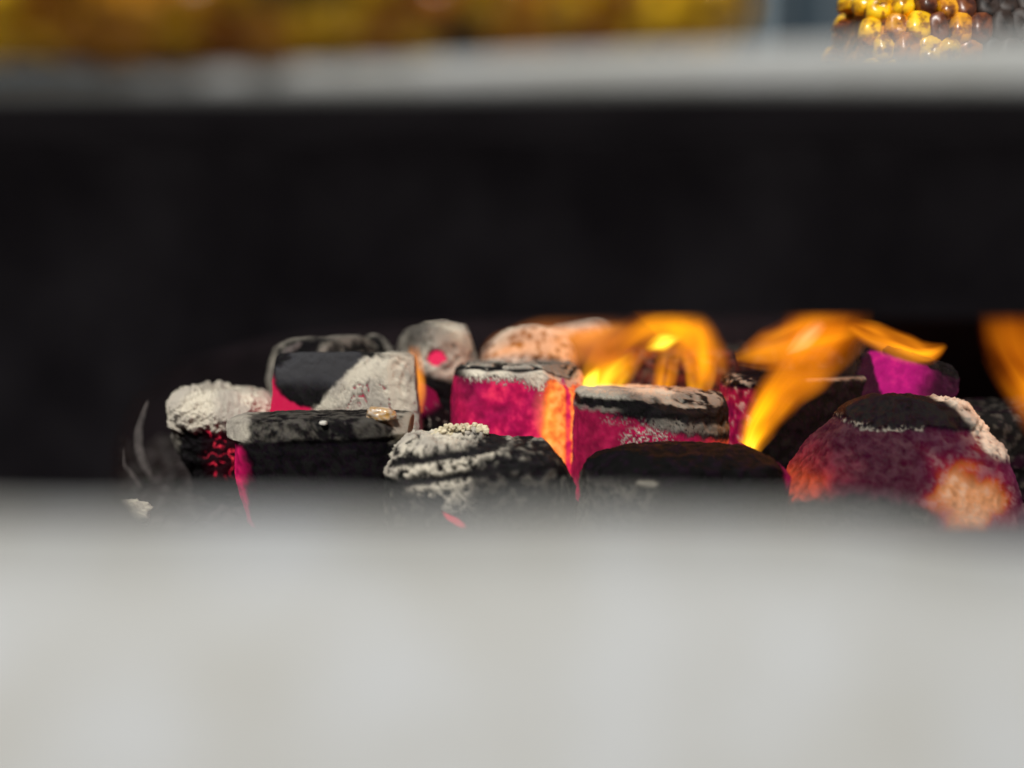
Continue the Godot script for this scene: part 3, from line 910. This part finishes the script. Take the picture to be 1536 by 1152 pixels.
func lump(called: String, size: Vector3, sd: int, c0: Color, c1: Color, m: Material) -> MeshInstance3D:
	var st := SurfaceTool.new()
	st.begin(Mesh.PRIMITIVE_TRIANGLES)
	st.set_smooth_group(0)
	var nu := 40
	var nv := 24
	for j in nv + 1:
		for i in nu:
			var t := PI * j / nv - PI / 2
			var a := TAU * i / nu
			var d := Vector3(cos(t) * sin(a), sin(t), cos(t) * cos(a))
			var sq := 1.0 / pow(pow(absf(d.x), 4.0) + pow(absf(d.y), 4.0) + pow(absf(d.z), 4.0), 0.25)
			var p := d * lerpf(1.0, sq, 0.7) * size * 0.5
			var n := n_mid.get_noise_3dv(p + Vector3(sd, sd, 0)) 
			var n2 := n_fine.get_noise_3dv(p + Vector3(sd, sd, 0))
			st.set_color(c0.lerp(c1, ss(-0.3, 0.3, n2)))
			st.add_vertex(p * (1.0 + 0.35 * n + 0.10 * n2))
	for j in nv:
		for i in nu:
			var a := j * nu + i
			var b := j * nu + (i + 1) % nu
			for v in [a, a + nu, b, b, a + nu, b + nu]:
				st.add_index(v)
	st.generate_normals()
	return obj(called, st.commit(), m)

func build_bits() -> void:
	var c0 := Color(0.52, 0.48, 0.38)
	var c1 := Color(0.34, 0.31, 0.26)
	var chip := lump("ash_chip", Vector3(0.0125, 0.0080, 0.006), 3, c0, c1, M.ash)
	chip.position = Vector3(-0.1185, 0.0, -0.280)
	tag(chip, "small squarish cream ash chip lying low at the far left", "ash chip")
	var f1 := flake(self, "ash_flake", [Vector3(0, 0.0, 0), Vector3(-0.0030, 0.007, 0), Vector3(-0.0042, 0.015, -0.002), Vector3(-0.0025, 0.024, -0.006)], 0.0013, 0.0003, 5)
	f1.position = Vector3(-0.1330, -0.002, -0.335)
	f1.scale = Vector3.ONE * 1.15
	tag(f1, "tall thin curled grey ash flake standing left of the ash-crowned coal", "ash flake")
	var f2 := flake(self, "ash_flake", [Vector3(0, 0.0, 0), Vector3(-0.0025, 0.004, 0), Vector3(-0.0052, 0.0075, 0), Vector3(-0.0060, 0.012, -0.002)], 0.0007, 0.0003, 6)
	f2.position = Vector3(-0.1370, -0.006, -0.335)
	f2.scale = Vector3.ONE * 1.2
	tag(f2, "short thin curled ash flake leaning left of the tall one", "ash flake")
	var f3 := flake(self, "ash_flake", [Vector3(0, 0.0, 0), Vector3(-0.0010, 0.007, 0), Vector3(0.0015, 0.014, -0.002), Vector3(0.0065, 0.0185, -0.006)], 0.0018, 0.0004, 7)
	f3.position = Vector3(-0.0845, 0.029, -0.338)
	tag(f3, "pale curved ash flake edging the left of the block-shaped coal", "ash flake")
	var amber := StandardMaterial3D.new()
	amber.resource_name = "amber_resin"
	amber.vertex_color_use_as_albedo = true
	amber.roughness = 0.2
	amber.clearcoat_enabled = true
	var nug := lump("resin_nugget", Vector3(0.0085, 0.0036, 0.005), 8, Color(0.45, 0.24, 0.05), Color(0.50, 0.42, 0.34), amber)
	nug.position = Vector3(-0.0385, 0.0335, -0.2680)
	tag(nug, "glossy amber nugget on the rim of the black drum-shaped coal", "nugget")
	var speck := lump("ash_speck", Vector3(0.0022, 0.0012, 0.0014), 9, Color(0.75, 0.72, 0.66), Color(0.6, 0.58, 0.5), M.ash)
	speck.position = Vector3(-0.0543, 0.0318, -0.2630)
	tag(speck, "tiny white ash speck on the black drum-shaped coal's rim", "ash speck")
	# crumbs of ash heaped on the striped coal
	var crumb := lump("crumb_source", Vector3(0.0016, 0.0014, 0.0016), 10, Color(0.74, 0.66, 0.47), Color(0.55, 0.48, 0.34), M.ash)
	var st := SurfaceTool.new()
	st.begin(Mesh.PRIMITIVE_TRIANGLES)
	for i in 90:
		var x := rng.randf_range(-0.5, 0.5)
		var hump := 1.0 - pow(absf(x) * 2.0, 2.0)
		var p := Vector3(x * 0.019, rng.randf() * 0.0026 * hump, rng.randf_range(-0.003, 0.003))
		st.append_from(crumb.mesh, 0, Transform3D(Basis.from_euler(Vector3(rng.randf() * 6, rng.randf() * 6, 0)).scaled(Vector3.ONE * rng.randf_range(0.5, 1.1)), p))
	crumb.free()
	var crumbs := obj("ash_crumbs", st.commit(), M.ash)
	crumbs.position = Vector3(-0.0165, 0.0270, -0.2720)
	crumbs.rotation.z = 0.12
	tag(crumbs, "heap of cream ash crumbs on top of the striped front coal", "ash crumbs")
	crumbs.set_meta("kind", "stuff")
